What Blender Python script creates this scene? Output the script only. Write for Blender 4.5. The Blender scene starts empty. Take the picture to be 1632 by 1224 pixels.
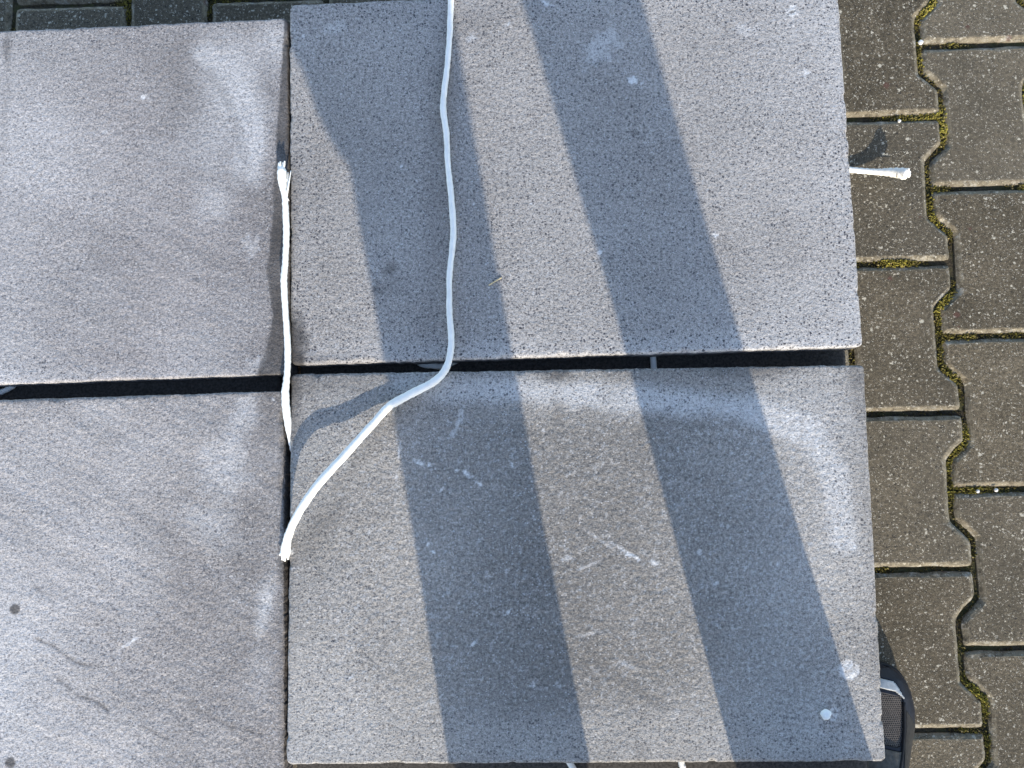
import bpy, bmesh, math, random
import numpy as np
from mathutils import Vector, Matrix

random.seed(7)
rng = np.random.default_rng(11)
scene = bpy.context.scene
COL = scene.collection

# ------------------------------------------------------------------ camera
CAM_Z = 1.0217
cam = bpy.data.cameras.new('camera')
cam_o = bpy.data.objects.new('camera', cam)
COL.objects.link(cam_o)
CAM_R = Matrix(((0.99974351, 0.00198035, 0.02256097),
                (0.0, 0.99616964, -0.08744169),
                (-0.02264772, 0.08741927, 0.99591413)))
cam_o.matrix_world = Matrix.Translation((0, 0, CAM_Z)) @ CAM_R.to_4x4()
cam.sensor_fit = 'HORIZONTAL'
cam.sensor_width = 36.0
cam.lens = 1226.0 / 1632.0 * 36.0
cam.clip_start = 0.01
cam.clip_end = 2000.0
scene.camera = cam_o

# ------------------------------------------------------------------ light
SUN_EL = math.radians(27.0)
SUN_AZ = math.radians(13.0)          # sun stands behind the photographer, a little to the right
world = bpy.data.worlds.new('World')
scene.world = world
world.use_nodes = True
wn = world.node_tree
bg = wn.nodes['Background']
sky = wn.nodes.new('ShaderNodeTexSky')
sky.sky_type = 'NISHITA'
sky.sun_disc = False
sky.sun_elevation = SUN_EL
sky.sun_rotation = math.pi - SUN_AZ
sky.air_density = 1.0
sky.dust_density = 0.8
sky.ozone_density = 0.7
wn.links.new(sky.outputs[0], bg.inputs[0])
bg.inputs[1].default_value = 0.15

sun = bpy.data.lights.new('sun', 'SUN')
sun.energy = 2.2
sun.angle = math.radians(0.5)
sun.color = (1.0, 0.90, 0.74)
sun_o = bpy.data.objects.new('sun', sun)
COL.objects.link(sun_o)
to_sun = Vector((math.sin(SUN_AZ) * math.cos(SUN_EL), -math.cos(SUN_AZ) * math.cos(SUN_EL), math.sin(SUN_EL)))
sun_o.location = to_sun * 5
sun_o.rotation_euler = (-to_sun).to_track_quat('-Z', 'Y').to_euler()

scene.view_settings.view_transform = 'Standard'
scene.view_settings.look = 'None'
scene.view_settings.gamma = 1.0
scene.view_settings.use_curve_mapping = False
scene.view_settings.exposure = 1.13

# ------------------------------------------------------------------ helpers
def link(o, parent=None):
    COL.objects.link(o)
    if parent is not None:
        o.parent = parent
    return o

def tag(o, label=None, cat=None, group=None, kind=None):
    if label: o['label'] = label
    if cat: o['category'] = cat
    if group: o['group'] = group
    if kind: o['kind'] = kind
    return o

def empty(name, loc=(0, 0, 0), rz=0.0):
    o = bpy.data.objects.new(name, None)
    o.location = loc
    o.rotation_euler = (0, 0, rz)
    o.empty_display_size = 0.05
    return link(o)

def mesh_obj(name, verts, faces, mat, parent=None, smooth=True, attrs=None):
    me = bpy.data.meshes.new(name)
    me.from_pydata([tuple(v) for v in verts], [], faces)
    if attrs:
        for k, a in attrs.items():
            at = me.attributes.new(k, 'FLOAT', 'POINT')
            at.data.foreach_set('value', np.asarray(a, np.float32))
    me.materials.append(mat)
    if smooth:
        me.polygons.foreach_set('use_smooth', [True] * len(me.polygons))
    me.update()
    return link(bpy.data.objects.new(name, me), parent)

def grid_mesh(name, V, nu, nv, mat, extra_faces=None, attrs=None):
    """V: (nu*nv(+extra),3) array; quads between rows; numpy fast path."""
    i = np.arange(nu * nv).reshape(nv, nu)
    q = np.stack([i[:-1, :-1], i[:-1, 1:], i[1:, 1:], i[1:, :-1]], -1).reshape(-1, 4)
    loops = q.ravel().tolist()
    starts = list(range(0, len(loops), 4))
    totals = [4] * len(starts)
    for f in (extra_faces or []):
        starts.append(len(loops)); totals.append(len(f)); loops += list(f)
    me = bpy.data.meshes.new(name)
    me.vertices.add(len(V)); me.vertices.foreach_set('co', np.asarray(V, np.float32).ravel())
    me.loops.add(len(loops)); me.loops.foreach_set('vertex_index', np.array(loops, np.int32))
    me.polygons.add(len(starts)); me.polygons.foreach_set('loop_start', np.array(starts, np.int32))
    me.polygons.foreach_set('loop_total', np.array(totals, np.int32))
    sm = np.zeros(len(starts), bool); sm[:len(q)] = True
    me.polygons.foreach_set('use_smooth', sm)
    if attrs:
        for k, a in attrs.items():
            at = me.attributes.new(k, 'FLOAT', 'POINT')
            at.data.foreach_set('value', np.asarray(a, np.float32))
    me.materials.append(mat)
    me.update(); me.validate()
    return me

_lat = {}
def vnoise(x, y, seed=0):
    """smooth value noise in [-1,1] on arrays"""
    if seed not in _lat:
        _lat[seed] = np.random.default_rng(seed + 100).uniform(-1, 1, (256, 256))
    L = _lat[seed]
    xi = np.floor(x).astype(int); yi = np.floor(y).astype(int)
    fx = x - xi; fy = y - yi
    fx = fx * fx * fx * (fx * (fx * 6 - 15) + 10); fy = fy * fy * fy * (fy * (fy * 6 - 15) + 10)
    a = L[yi % 256, xi % 256]; b = L[yi % 256, (xi + 1) % 256]
    c = L[(yi + 1) % 256, xi % 256]; d = L[(yi + 1) % 256, (xi + 1) % 256]
    return (a * (1 - fx) + b * fx) * (1 - fy) + (c * (1 - fx) + d * fx) * fy

def fbm(x, y, seed=0, octv=4, gain=.5):
    s = 0; a = 1; t = 0
    for o in range(octv):
        s = s + a * vnoise(x * 2 ** o + 17.3 * o, y * 2 ** o + 5.1 * o, seed + o)
        t += a; a *= gain
    return s / t

def sstep(a, b, x):
    t = np.clip((x - a) / (b - a), 0, 1)
    return t * t * (3 - 2 * t)

def newmat(name):
    m = bpy.data.materials.new(name)
    m.use_nodes = True
    nt = m.node_tree
    return m, nt, nt.nodes['Principled BSDF']

class NB:
    """little node builder"""
    def __init__(self, nt): self.nt = nt
    def n(self, t, **k):
        o = self.nt.nodes.new(t)
        for a, b in k.items(): setattr(o, a, b)
        return o
    def put(self, sock, v):
        if isinstance(v, bpy.types.NodeSocket): self.nt.links.new(v, sock)
        elif v is not None: sock.default_value = v
    def math(self, op, a, b=None, clamp=False):
        o = self.n('ShaderNodeMath', operation=op, use_clamp=clamp)
        self.put(o.inputs[0], a); self.put(o.inputs[1], b)
        return o.outputs[0]
    def mix(self, f, a, b, blend='MIX'):
        o = self.n('ShaderNodeMix', data_type='RGBA', blend_type=blend)
        self.put(o.inputs[0], f); self.put(o.inputs[6], a); self.put(o.inputs[7], b)
        return o.outputs[2]
    def noise(self, vec, scale, detail=2.0, rough=.5, out=0):
        o = self.n('ShaderNodeTexNoise')
        self.put(o.inputs['Vector'], vec); o.inputs['Scale'].default_value = scale
        o.inputs['Detail'].default_value = detail; o.inputs['Roughness'].default_value = rough
        return o.outputs[out]
    def voro(self, vec, scale, feature='F1', rnd=1.0):
        o = self.n('ShaderNodeTexVoronoi', feature=feature)
        self.put(o.inputs['Vector'], vec); o.inputs['Scale'].default_value = scale
        o.inputs['Randomness'].default_value = rnd
        return o
    def ramp(self, v, a, b, lo=0.0, hi=1.0):
        o = self.n('ShaderNodeMapRange', clamp=True)
        self.put(o.inputs[0], v)
        for i, x in zip((1, 2, 3, 4), (a, b, lo, hi)): o.inputs[i].default_value = x
        return o.outputs[0]
    def attr(self, name):
        return self.n('ShaderNodeAttribute', attribute_name=name).outputs['Fac']
    def bump(self, h, strength, dist):
        o = self.n('ShaderNodeBump')
        o.inputs['Strength'].default_value = strength; o.inputs['Distance'].default_value = dist
        self.put(o.inputs['Height'], h)
        return o.outputs[0]

def c4(r, g, b): return (r, g, b, 1.0)

# ------------------------------------------------------------------ materials
def slab_material(name, base, off):
    m, nt, p = newmat(name)
    b = NB(nt)
    co = b.n('ShaderNodeTexCoord').outputs['Object']
    mp = b.n('ShaderNodeMapping'); mp.inputs['Location'].default_value = off
    nt.links.new(co, mp.inputs[0]); v = mp.outputs[0]
    tone, chalk_haze, stain_shade, speck = b.attr('tone'), b.attr('chalk_haze'), b.attr('stain_shade'), b.attr('speck')
    # grain
    fine = b.noise(v, 900, 2, .6)
    mid = b.noise(v, 330, 2, .55)
    g = b.math('ADD', b.math('MULTIPLY', fine, .55), b.math('MULTIPLY', mid, .45))
    gmul = b.ramp(g, .38, .62, .50, 1.50)
    col = b.mix(1.0, c4(*base), None, 'MULTIPLY')
    mn = col.node
    cmb = b.n('ShaderNodeCombineColor')
    tm = b.math('MULTIPLY', gmul, tone)
    for i in range(3): nt.links.new(tm, cmb.inputs[i])
    nt.links.new(cmb.outputs[0], mn.inputs[7])
    soft = b.math('MULTIPLY', b.math('MINIMUM', chalk_haze, .6), b.ramp(g, .38, .62, .45, 1.25), True)  # soft pale marks, and the sheen painted with them
    col = b.mix(soft, col, c4(.70, .70, .71))
    # dark mineral specks in two sizes
    wv = b.n('ShaderNodeVectorMath', operation='MULTIPLY_ADD')
    nt.links.new(b.noise(v, 650, 2, .6, 1), wv.inputs[0]); wv.inputs[1].default_value = (.0034, .0022, 0); nt.links.new(v, wv.inputs[2])
    sv_ = wv.outputs[0]
    d1 = b.voro(sv_, 330)
    rnd1 = b.n('ShaderNodeSeparateColor'); nt.links.new(d1.outputs['Color'], rnd1.inputs[0])
    r1 = b.ramp(rnd1.outputs[0], .40, 1.0, .0, .46)
    s1 = b.ramp(b.math('SUBTRACT', d1.outputs['Distance'], r1), -.10, .02, 1.0, 0.0)
    s1 = b.math('MULTIPLY', s1, b.math('MULTIPLY', speck, .74))
    col = b.mix(s1, col, c4(.045, .045, .055))
    d2 = b.voro(sv_, 560)
    rnd2 = b.n('ShaderNodeSeparateColor'); nt.links.new(d2.outputs['Color'], rnd2.inputs[0])
    r2 = b.ramp(rnd2.outputs[0], .42, 1.0, .0, .56)
    s2 = b.ramp(b.math('SUBTRACT', d2.outputs['Distance'], r2), -.1, .02, 1.0, 0.0)
    col = b.mix(b.math('MULTIPLY', s2, b.math('MULTIPLY', speck, .70)), col, c4(.06, .06, .07))
    # pale mineral specks
    s3 = b.ramp(b.math('SUBTRACT', d2.outputs['Distance'], b.ramp(rnd2.outputs[1], .72, 1.0, 0.0, .5)), -.1, .02, 1.0, 0.0)
    col = b.mix(b.math('MULTIPLY', s3, .6), col, c4(.62, .62, .63))
    # pale scuffs, then dirt and painted shade
    brk = b.ramp(b.noise(v, 340, 3, .7), .42, .57, .08, 1.0)
    ck = b.math('MULTIPLY', b.ramp(chalk_haze, .58, .85), brk, True)
    col = b.mix(ck, col, c4(.72, .72, .72))
    col = b.mix(b.math('MULTIPLY', stain_shade, .94, True), col, c4(.055, .050, .047))
    nt.links.new(col, p.inputs['Base Color'])
    p.inputs['Roughness'].default_value = .62
    p.inputs['Specular IOR Level'].default_value = .3
    h = b.math('ADD', b.math('MULTIPLY', b.noise(v, 520, 3, .6), 1.0), b.math('MULTIPLY', b.noise(v, 160, 2, .5), 1.2))
    nt.links.new(b.bump(h, .8, .0012), p.inputs['Normal'])
    return m

M = {}
M['slab_tl'] = slab_material('stone_pale', (.276, .256, .250), (3.1, .7, 0))
M['slab_tr'] = slab_material('stone_speckled', (.294, .274, .258), (.4, 5.2, 0))
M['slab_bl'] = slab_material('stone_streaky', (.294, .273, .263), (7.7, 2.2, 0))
M['slab_br'] = slab_material('stone_split_face', (.288, .269, .248), (1.9, 9.4, 0))

def simple(name, col, rough=.6, spec=.5, nscale=200, var=.25, bump=.2, bd=.0006, metal=0):
    m, nt, p = newmat(name)
    b = NB(nt)
    co = b.n('ShaderNodeTexCoord').outputs['Object']
    n = b.noise(co, nscale, 4, .6)
    lo = tuple(c * (1 - var) for c in col); hi = tuple(min(1, c * (1 + var)) for c in col)
    nt.links.new(b.mix(b.ramp(n, .3, .7), c4(*lo), c4(*hi)), p.inputs['Base Color'])
    p.inputs['Roughness'].default_value = rough
    p.inputs['Specular IOR Level'].default_value = spec
    p.inputs['Metallic'].default_value = metal
    if bump: nt.links.new(b.bump(n, bump, bd), p.inputs['Normal'])
    return m

M['damp_stone'] = simple('damp_dark_stone', (.060, .054, .048), .8, .3, 420, .6, .5, .001)
M['cotton'] = simple('white_cotton', (.93, .915, .865), .9, .05, 140, .06, .6, .0008)
M['wood'] = simple('pallet_wood', (.33, .23, .14), .8, .2, 60, .35, .4, .001)
M['straw'] = simple('straw', (.62, .50, .30), .7, .2, 400, .2, .2)
M['plaster'] = simple('dry_plaster', (.93, .93, .91), .85, .2, 500, .06, .5, .001)
M['pebble'] = simple('pale_pebble', (.72, .71, .68), .7, .3, 300, .12, .3)
M['denim'] = simple('dark_denim', (.035, .045, .075), .9, .1, 500, .4, .4, .001)
M['jacket'] = simple('charcoal_jacket', (.03, .032, .036), .8, .2, 200, .3, .3, .001)
M['skin'] = simple('skin', (.55, .34, .25), .5, .4, 150, .08, .2, .0005)
M['hair'] = simple('brown_hair', (.05, .03, .018), .6, .4, 120, .5, .8, .003)
M['eye'] = simple('eye_white', (.7, .7, .68), .2, .5, 50, .03, 0)
M['phone'] = simple('black_phone', (.02, .02, .022), .25, .5, 50, .05, 0)
M['glass'] = simple('phone_glass', (.008, .008, .01), .06, .5, 50, .05, 0)
M['rubber'] = simple('dark_rubber', (.015, .016, .018), .65, .3, 300, .35, .3, .0006)
M['synthetic'] = simple('navy_synthetic', (.014, .016, .024), .55, .35, 260, .3, .25, .0005)
M['grey_overlay'] = simple('grey_overlay', (.034, .032, .029), .7, .3, 240, .35, .4, .0007)
M['pale_vamp'] = simple('lit_vamp', (.085, .080, .070), .6, .4, 240, .35, .4, .0007)  # vamp grey lightened to put the sun on it into the colour
M['accent'] = simple('pale_accent', (.52, .54, .54), .5, .4, 260, .18, .3, .0005)
M['red'] = simple('red_cord', (.38, .045, .035), .7, .2, 400, .25, .2)

# open mesh of the shoe: hexagonal holes in a taupe knit
def knit():
    m, nt, p = newmat('open_knit')
    b = NB(nt)
    co = b.n('ShaderNodeTexCoord').outputs['Object']
    sp = b.n('ShaderNodeSeparateXYZ'); nt.links.new(co, sp.inputs[0])
    S = 380.0
    x = b.math('MULTIPLY', sp.outputs[0], S); y = b.math('MULTIPLY', sp.outputs[1], S / 1.732)
    def cell(ox):
        fx = b.math('SUBTRACT', b.math('FRACT', b.math('ADD', x, ox)), .5)
        fy = b.math('MULTIPLY', b.math('SUBTRACT', b.math('FRACT', b.math('ADD', y, ox)), .5), 1.732)
        return b.math('SQRT', b.math('ADD', b.math('MULTIPLY', fx, fx), b.math('MULTIPLY', fy, fy)))
    d = b.math('MINIMUM', cell(0.0), cell(.5))
    k = b.ramp(d, .27, .38)
    n = b.noise(co, 300, 2)
    c = b.mix(b.ramp(n, .3, .7), c4(.085, .072, .062), c4(.16, .138, .118))
    nt.links.new(b.mix(k, c4(.008, .008, .010), c), p.inputs['Base Color'])
    p.inputs['Roughness'].default_value = .8
    nt.links.new(b.bump(k, .8, .0008), p.inputs['Normal'])
    return m
M['knit'] = knit()

def paver_material():
    m, nt, p = newmat('concrete_paver')
    b = NB(nt)
    tc = b.n('ShaderNodeTexCoord'); co = tc.outputs['Object']
    info = b.n('ShaderNodeObjectInfo')
    add = b.n('ShaderNodeVectorMath', operation='ADD')
    geo = b.n('ShaderNodeNewGeometry').outputs['Position']
    v = geo
    rnd = info.outputs['Random']
    n1 = b.noise(v, 900, 2, .6)
    n2 = b.noise(v, 14, 3, .6)
    n3 = b.noise(v, 230, 3, .6)
    base = b.mix(b.ramp(n2, .3, .7), c4(.086, .071, .047), c4(.140, .115, .078))
    base = b.mix(1.0, base, None, 'MULTIPLY'); mn = base.node
    f = b.math('MULTIPLY', b.ramp(n1, .34, .66, .52, 1.48), b.ramp(rnd, 0, 1, .80, 1.20))
    f = b.math('MULTIPLY', f, b.ramp(n3, .34, .66, .66, 1.34))
    cmb = b.n('ShaderNodeCombineColor')
    for i in range(3): nt.links.new(f, cmb.inputs[i])
    nt.links.new(cmb.outputs[0], mn.inputs[7])
    hue = b.math('FRACT', b.math('MULTIPLY', rnd, 7.31))
    base = b.mix(b.ramp(hue, .3, 1.0, 0, .35), base, c4(.115, .105, .085))
    # pale aggregate chips, two sizes, and a few dark / rusty ones
    wv = b.n('ShaderNodeVectorMath', operation='MULTIPLY_ADD')
    nt.links.new(b.noise(v, 420, 2, .6, 1), wv.inputs[0]); wv.inputs[1].default_value = (.0070, .0055, .0055); nt.links.new(v, wv.inputs[2])
    def chips(scale, lo, rad, col, amt, base, ch=0):
        d = b.voro(wv.outputs[0], scale)
        s = b.n('ShaderNodeSeparateColor'); nt.links.new(d.outputs['Color'], s.inputs[0])
        r = b.ramp(s.outputs[ch], lo, 1.0, 0.0, rad)
        k = b.ramp(b.math('SUBTRACT', d.outputs['Distance'], r), -.08, .0, 1.0, 0.0)
        return b.mix(b.math('MULTIPLY', k, amt), base, c4(*col))
    base = chips(120, .86, .34, (.56, .52, .42), .85, base)
    base = chips(250, .55, .40, (.56, .52, .42), .85, base)
    base = chips(560, .50, .5, (.50, .46, .38), .8, base, 1)
    base = chips(260, .72, .42, (.026, .024, .022), .85, base, 2)
    base = chips(60, .93, .3, (.10, .045, .036), .7, base, 1)
    # worn pale lime on the edges, with cream of sunlit chamfers painted in
    e = b.attr('edge')
    k = b.math('MULTIPLY', e, b.ramp(b.noise(v, 110, 4, .65), .36, .56))
    base = b.mix(b.math('MULTIPLY', k, .42), base, c4(.40, .35, .25))
    k2 = b.math('MULTIPLY', b.ramp(e, .0, .6), b.ramp(b.noise(v, 60, 5, .75), .55, .68))
    base = b.mix(b.math('MULTIPLY', k2, .45), base, c4(.60, .59, .53))
    nt.links.new(base, p.inputs['Base Color'])
    p.inputs['Roughness'].default_value = .85
    p.inputs['Specular IOR Level'].default_value = .25
    h = b.math('ADD', b.math('MULTIPLY', n1, .6), b.noise(v, 300, 3, .65))
    nt.links.new(b.bump(h, .8, .0014), p.inputs['Normal'])
    return m
M['paver'] = paver_material()

def soil_material():
    m, nt, p = newmat('joint_soil')
    b = NB(nt)
    geo = b.n('ShaderNodeNewGeometry').outputs['Position']
    n = b.noise(geo, 260, 4, .7); n2 = b.noise(geo, 45, 3, .6)
    c = b.mix(b.ramp(n, .35, .65), c4(.018, .014, .009), c4(.085, .068, .038))
    c = b.mix(b.ramp(n2, .46, .62, 0, .6), c, c4(.055, .060, .012))
    nt.links.new(c, p.inputs['Base Color'])
    p.inputs['Roughness'].default_value = .95
    nt.links.new(b.bump(n, 1.0, .003), p.inputs['Normal'])
    return m
M['soil'] = soil_material()

def moss_material():
    m, nt, p = newmat('moss')
    b = NB(nt)
    t = b.attr('tint')
    c = b.mix(t, c4(.036, .026, .013), c4(.34, .30, .05))
    k = b.attr('straw')
    c = b.mix(k, c, c4(.40, .33, .16))
    nt.links.new(c, p.inputs['Base Color'])
    p.inputs['Roughness'].default_value = .9
    return m
M['moss'] = moss_material()

# ------------------------------------------------------------------ pavement
PAVE_O = Vector((.559, .0505)); PAVE_A = .021
SX, SY = .1406, .2018
ca, sa = math.cos(PAVE_A), math.sin(PAVE_A)
def pave_world(x, y):
    return PAVE_O.x + x * ca - y * sa, PAVE_O.y + x * sa + y * ca

A_ = .0125
PAV = [(SX / 2 - A_, -.0384), (SX / 2 - A_, .0384), (SX / 2 + A_, .0625), (SX / 2 + A_, SY / 2), (-SX / 2 - A_, SY / 2), (-SX / 2 - A_, .0625), (-SX / 2 + A_, .0384),
       (-SX / 2 + A_, -.0384), (-SX / 2 - A_, -.0625), (-SX / 2 - A_, -SY / 2), (SX / 2 + A_, -SY / 2), (SX / 2 + A_, -.0625)]
def paver_outline(gap, rad=.0055):
    """double-T paver outline round the origin, evenly inset by half the joint, corners rounded; always the same vertex count"""
    N = len(PAV)
    ins = []
    for i in range(N):
        p0, p1, p2 = Vector(PAV[i - 1]), Vector(PAV[i]), Vector(PAV[(i + 1) % N])
        e0 = (p1 - p0).normalized(); e1 = (p2 - p1).normalized()
        n0 = Vector((-e0.y, e0.x)); n1 = Vector((-e1.y, e1.x))
        m = (n0 + n1); m = m / m.length
        ins.append(p1 + m * (gap / 2) / max(.3, m.dot(n0)))
    fin = []
    for i in range(N):
        p0, p1, p2, p3 = ins[i - 1], ins[i], ins[(i + 1) % N], ins[(i + 2) % N]
        d0 = (p0 - p1).normalized(); d2 = (p2 - p1).normalized()
        q0 = p1 + d0 * rad; q2 = p1 + d2 * rad
        for t in (0, .5): fin.append(q0 * (1 - t) ** 2 + p1 * 2 * t * (1 - t) + q2 * t * t)
        e = p2 - d2 * rad
        L = (Vector(PAV[(i + 1) % N]) - Vector(PAV[i])).length
        n = max(1, int(L / .008))
        for k in range(n): fin.append(q2 + (e - q2) * k / n)
    return fin

def make_paver_mesh(seed, gap=.0070):
    r = random.Random(seed)
    ch = .0058; dz = .0046
    N = len(paver_outline(gap))
    sm = lambda a: [(a[i - 1] + 2 * a[i] + a[(i + 1) % N]) / 4 for i in range(N)]
    jit = sm([r.uniform(-.0012, .0012) for _ in range(N)])
    jit2 = sm([r.uniform(-.0012, .0012) for _ in range(N)])
    for _ in range(r.randint(2, 5)):                       # knocked-off bits of arris
        k = r.randrange(N); d = r.uniform(.0012, .0028)
        for t, w in ((-1, .5), (0, 1), (1, .6)): jit[(k + t) % N] += d * w * .5; jit2[(k + t) % N] += d * w
    rings = [(0.0, -.055, 0), (0.0, -dz - .0005, 1), (ch * .5, -dz * .42, 1), (ch, -.0002, .7), (ch * 1.3, 0, 0)]
    V = []; E = []
    for k, (ins, z, e) in enumerate(rings):
        o = paver_outline(gap + 2 * ins, max(.0055 - ins * .6, .0015))
        for i in range(N):
            t = (o[(i + 1) % N] - o[i - 1]).normalized(); nn = Vector((-t.y, t.x))
            jj = (jit[i] if k in (1, 2) else jit2[i] if k >= 3 else 0)
            q = o[i] + nn * jj
            V.append((q.x, q.y, z + (jit2[i] * .4 if k in (1, 2) else 0))); E.append(e)
    F = []
    for k in range(len(rings) - 1):
        for i in range(N):
            j = (i + 1) % N
            F.append((k * N + i, k * N + j, (k + 1) * N + j, (k + 1) * N + i))
    top = [(len(rings) - 1) * N + i for i in range(N)]
    from mathutils.geometry import tessellate_polygon
    for t in tessellate_polygon([[Vector(V[i]) for i in top]]):
        t = [top[i] for i in t]
        a_, b_, c_ = (Vector(V[i]) for i in t)
        F.append(tuple(t) if (b_ - a_).cross(c_ - a_).z > 0 else tuple(t[::-1]))
    me = bpy.data.meshes.new('paver')
    me.from_pydata(V, [], F)
    at = me.attributes.new('edge', 'FLOAT', 'POINT'); at.data.foreach_set('value', E)
    me.materials.append(M['paver'])
    me.polygons.foreach_set('use_smooth', [False] * len(me.polygons))
    me.update()
    return me, V, F, E

# ground: one sheet of jointing soil that reaches the horizon
S = 900.0
pavement = mesh_obj('pavement', [(-S, -S, -.009), (S, -S, -.009), (S, S, -.007), (-S, S, -.009)], [(0, 1, 2, 3)], M['soil'], smooth=False)
tag(pavement, kind='structure')
pmesh = [make_paver_mesh(s) for s in range(8)]
spots = []
for k in range(-34, 28):
    for j in range(-24, 24):
        lx = -SX / 2 + k * SX
        ly = SY / 2 + j * SY + (0 if k % 2 == 0 else SY / 2)
        wx, wy = pave_world(lx, ly)
        inview = (wx > .30 and wx < .80 and -.6 < wy < .9) or (-.95 < wx < -.2 and .45 < wy < .9)
        d = math.hypot(wx - .15, wy - .1) - (5 if inview else 0)
        spots.append((d, wx, wy))
spots.sort()
for i, (d, wx, wy) in enumerate(spots[:290]):
    o = bpy.data.objects.new('paver', pmesh[(i * 5 + i // 3) % 8][0])
    o.location = (wx, wy, random.uniform(-.0012, .0012))
    o.rotation_euler = (random.uniform(-.004, .004), random.uniform(-.004, .004), PAVE_A + (math.pi if random.random() < .5 else 0) + random.uniform(-.004, .004))
    link(o, pavement)
# the paving goes on beyond: same stones, one mesh
far = spots[290:]
_, V0, F0, E0 = pmesh[0]
V0 = np.array(V0); n0 = len(V0)
allV = []; allF = []
for i, (d, wx, wy) in enumerate(far):
    R2 = np.array([[ca, -sa, 0], [sa, ca, 0], [0, 0, 1]])
    allV.append(V0 @ R2.T + [wx, wy, random.uniform(-.001, .001)])
    allF += [tuple(a + i * n0 for a in f) for f in F0]
rest = mesh_obj('paver_field', np.concatenate(allV), allF, M['paver'], pavement, smooth=False,
                attrs={'edge': np.tile(np.array(E0), len(far))})
tag(rest, kind='stuff')

# moss and crumbs in the joints that can be seen
def joint_points():
    o = paver_outline(.0070)
    P = []
    for (d, wx, wy) in spots[:120]:
        if not ((wx > .28 and wx < .85 and -.6 < wy < .9) or (-1.0 < wx < -.15 and .42 < wy < .95)): continue
        for i in range(len(o)):
            p, q = o[i], o[(i + 1) % len(o)]
            L = (q - p).length
            t = (q - p).normalized(); nn = Vector((t.y, -t.x))
            for _ in range(max(1, int(L / .0042 * 9))):
                s = p + (q - p) * random.random() + nn * (random.uniform(-.2, 1.1) * .0070)
                P.append((wx + s.x * ca - s.y * sa, wy + s.x * sa + s.y * ca))
    return np.array(P)
JP = joint_points()
dens = fbm(JP[:, 0] * 16, JP[:, 1] * 16, 40, 4)
keep = dens + rng.uniform(-.35, .35, len(JP)) > -.02
JP = JP[keep]; dens = dens[keep]
n = len(JP)
sz = rng.uniform(.0006, .0017, n) * (1 + .5 * np.clip(dens, -.5, 1))
zz = -.0082 + rng.uniform(0, .0030, n) + np.clip(dens, 0, 1) * .007
base = np.array([[1, 0, 0], [-.5, .87, 0], [-.5, -.87, 0], [0, 0, 1.2], [0, 0, -.6]])
fb = [(0, 1, 3), (1, 2, 3), (2, 0, 3), (1, 0, 4), (2, 1, 4), (0, 2, 4)]
ang = rng.uniform(0, 6.28, n)
bx = base[None, :, 0] * np.cos(ang)[:, None] - base[None, :, 1] * np.sin(ang)[:, None]
by = base[None, :, 0] * np.sin(ang)[:, None] + base[None, :, 1] * np.cos(ang)[:, None]
MV = np.stack([bx * sz[:, None] + JP[:, :1], by * sz[:, None] + JP[:, 1:], base[None, :, 2] * sz[:, None] * rng.uniform(.7, 1.8, n)[:, None] + zz[:, None]], -1).reshape(-1, 3)
MF = (np.array(fb)[None] + (np.arange(n) * 5)[:, None, None]).reshape(-1, 3)
tint = np.clip(rng.beta(1.0, 2.6, n) * (.35 + 1.3 * np.clip(dens + .25, 0, 1)) + np.clip(dens - .05, 0, 1) * .8, 0, 1)
straw = (rng.random(n) < .10) * rng.uniform(.4, 1, n)
moss = mesh_obj('joint_moss', MV, [tuple(int(a) for a in f) for f in MF], M['moss'], None, smooth=False,
                attrs={'tint': np.repeat(tint, 5), 'straw': np.repeat(straw, 5)})
tag(moss, 'yellow green moss and dry crumbs filling the paver joints', 'moss', kind='stuff')

# ------------------------------------------------------------------ stone slabs
def seg_dist(X, Y, pts):
    d = np.full(X.shape, 9.0)
    for (x0, y0), (x1, y1) in zip(pts[:-1], pts[1:]):
        dx, dy = x1 - x0, y1 - y0
        t = np.clip(((X - x0) * dx + (Y - y0) * dy) / (dx * dx + dy * dy + 1e-12), 0, 1)
        d = np.minimum(d, np.hypot(X - x0 - t * dx, Y - y0 - t * dy))
    return d

def blob(X, Y, c, rx, ry=None, rot=0, soft=.5, seed=None, rag=.25):
    """1 inside an uneven ellipse (metres), falling off softly"""
    ry = ry or rx
    dx, dy = X - c[0], Y - c[1]
    cr, sr = math.cos(rot), math.sin(rot)
    u = (dx * cr + dy * sr) / rx; v = (-dx * sr + dy * cr) / ry
    d = np.hypot(u, v)
    if seed is not None:
        near = d < 2.5
        dd = d.copy()
        k = 2.2 / max(rx, ry)
        dd[near] = d[near] + rag * fbm(X[near] * k, Y[near] * k, seed, 3)
        d = dd
    return 1 - sstep(1 - soft, 1 + soft, d)

def lines(n, edges, step):
    a = [0, .0004, .001, .002, .0034, .005]
    lo = list(a); hi = [n - x for x in a][::-1]
    m = int((n - .01) / step)
    mid = list(np.linspace(.005, n - .005, m)[1:-1])
    return np.array(lo + mid + hi)

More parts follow.
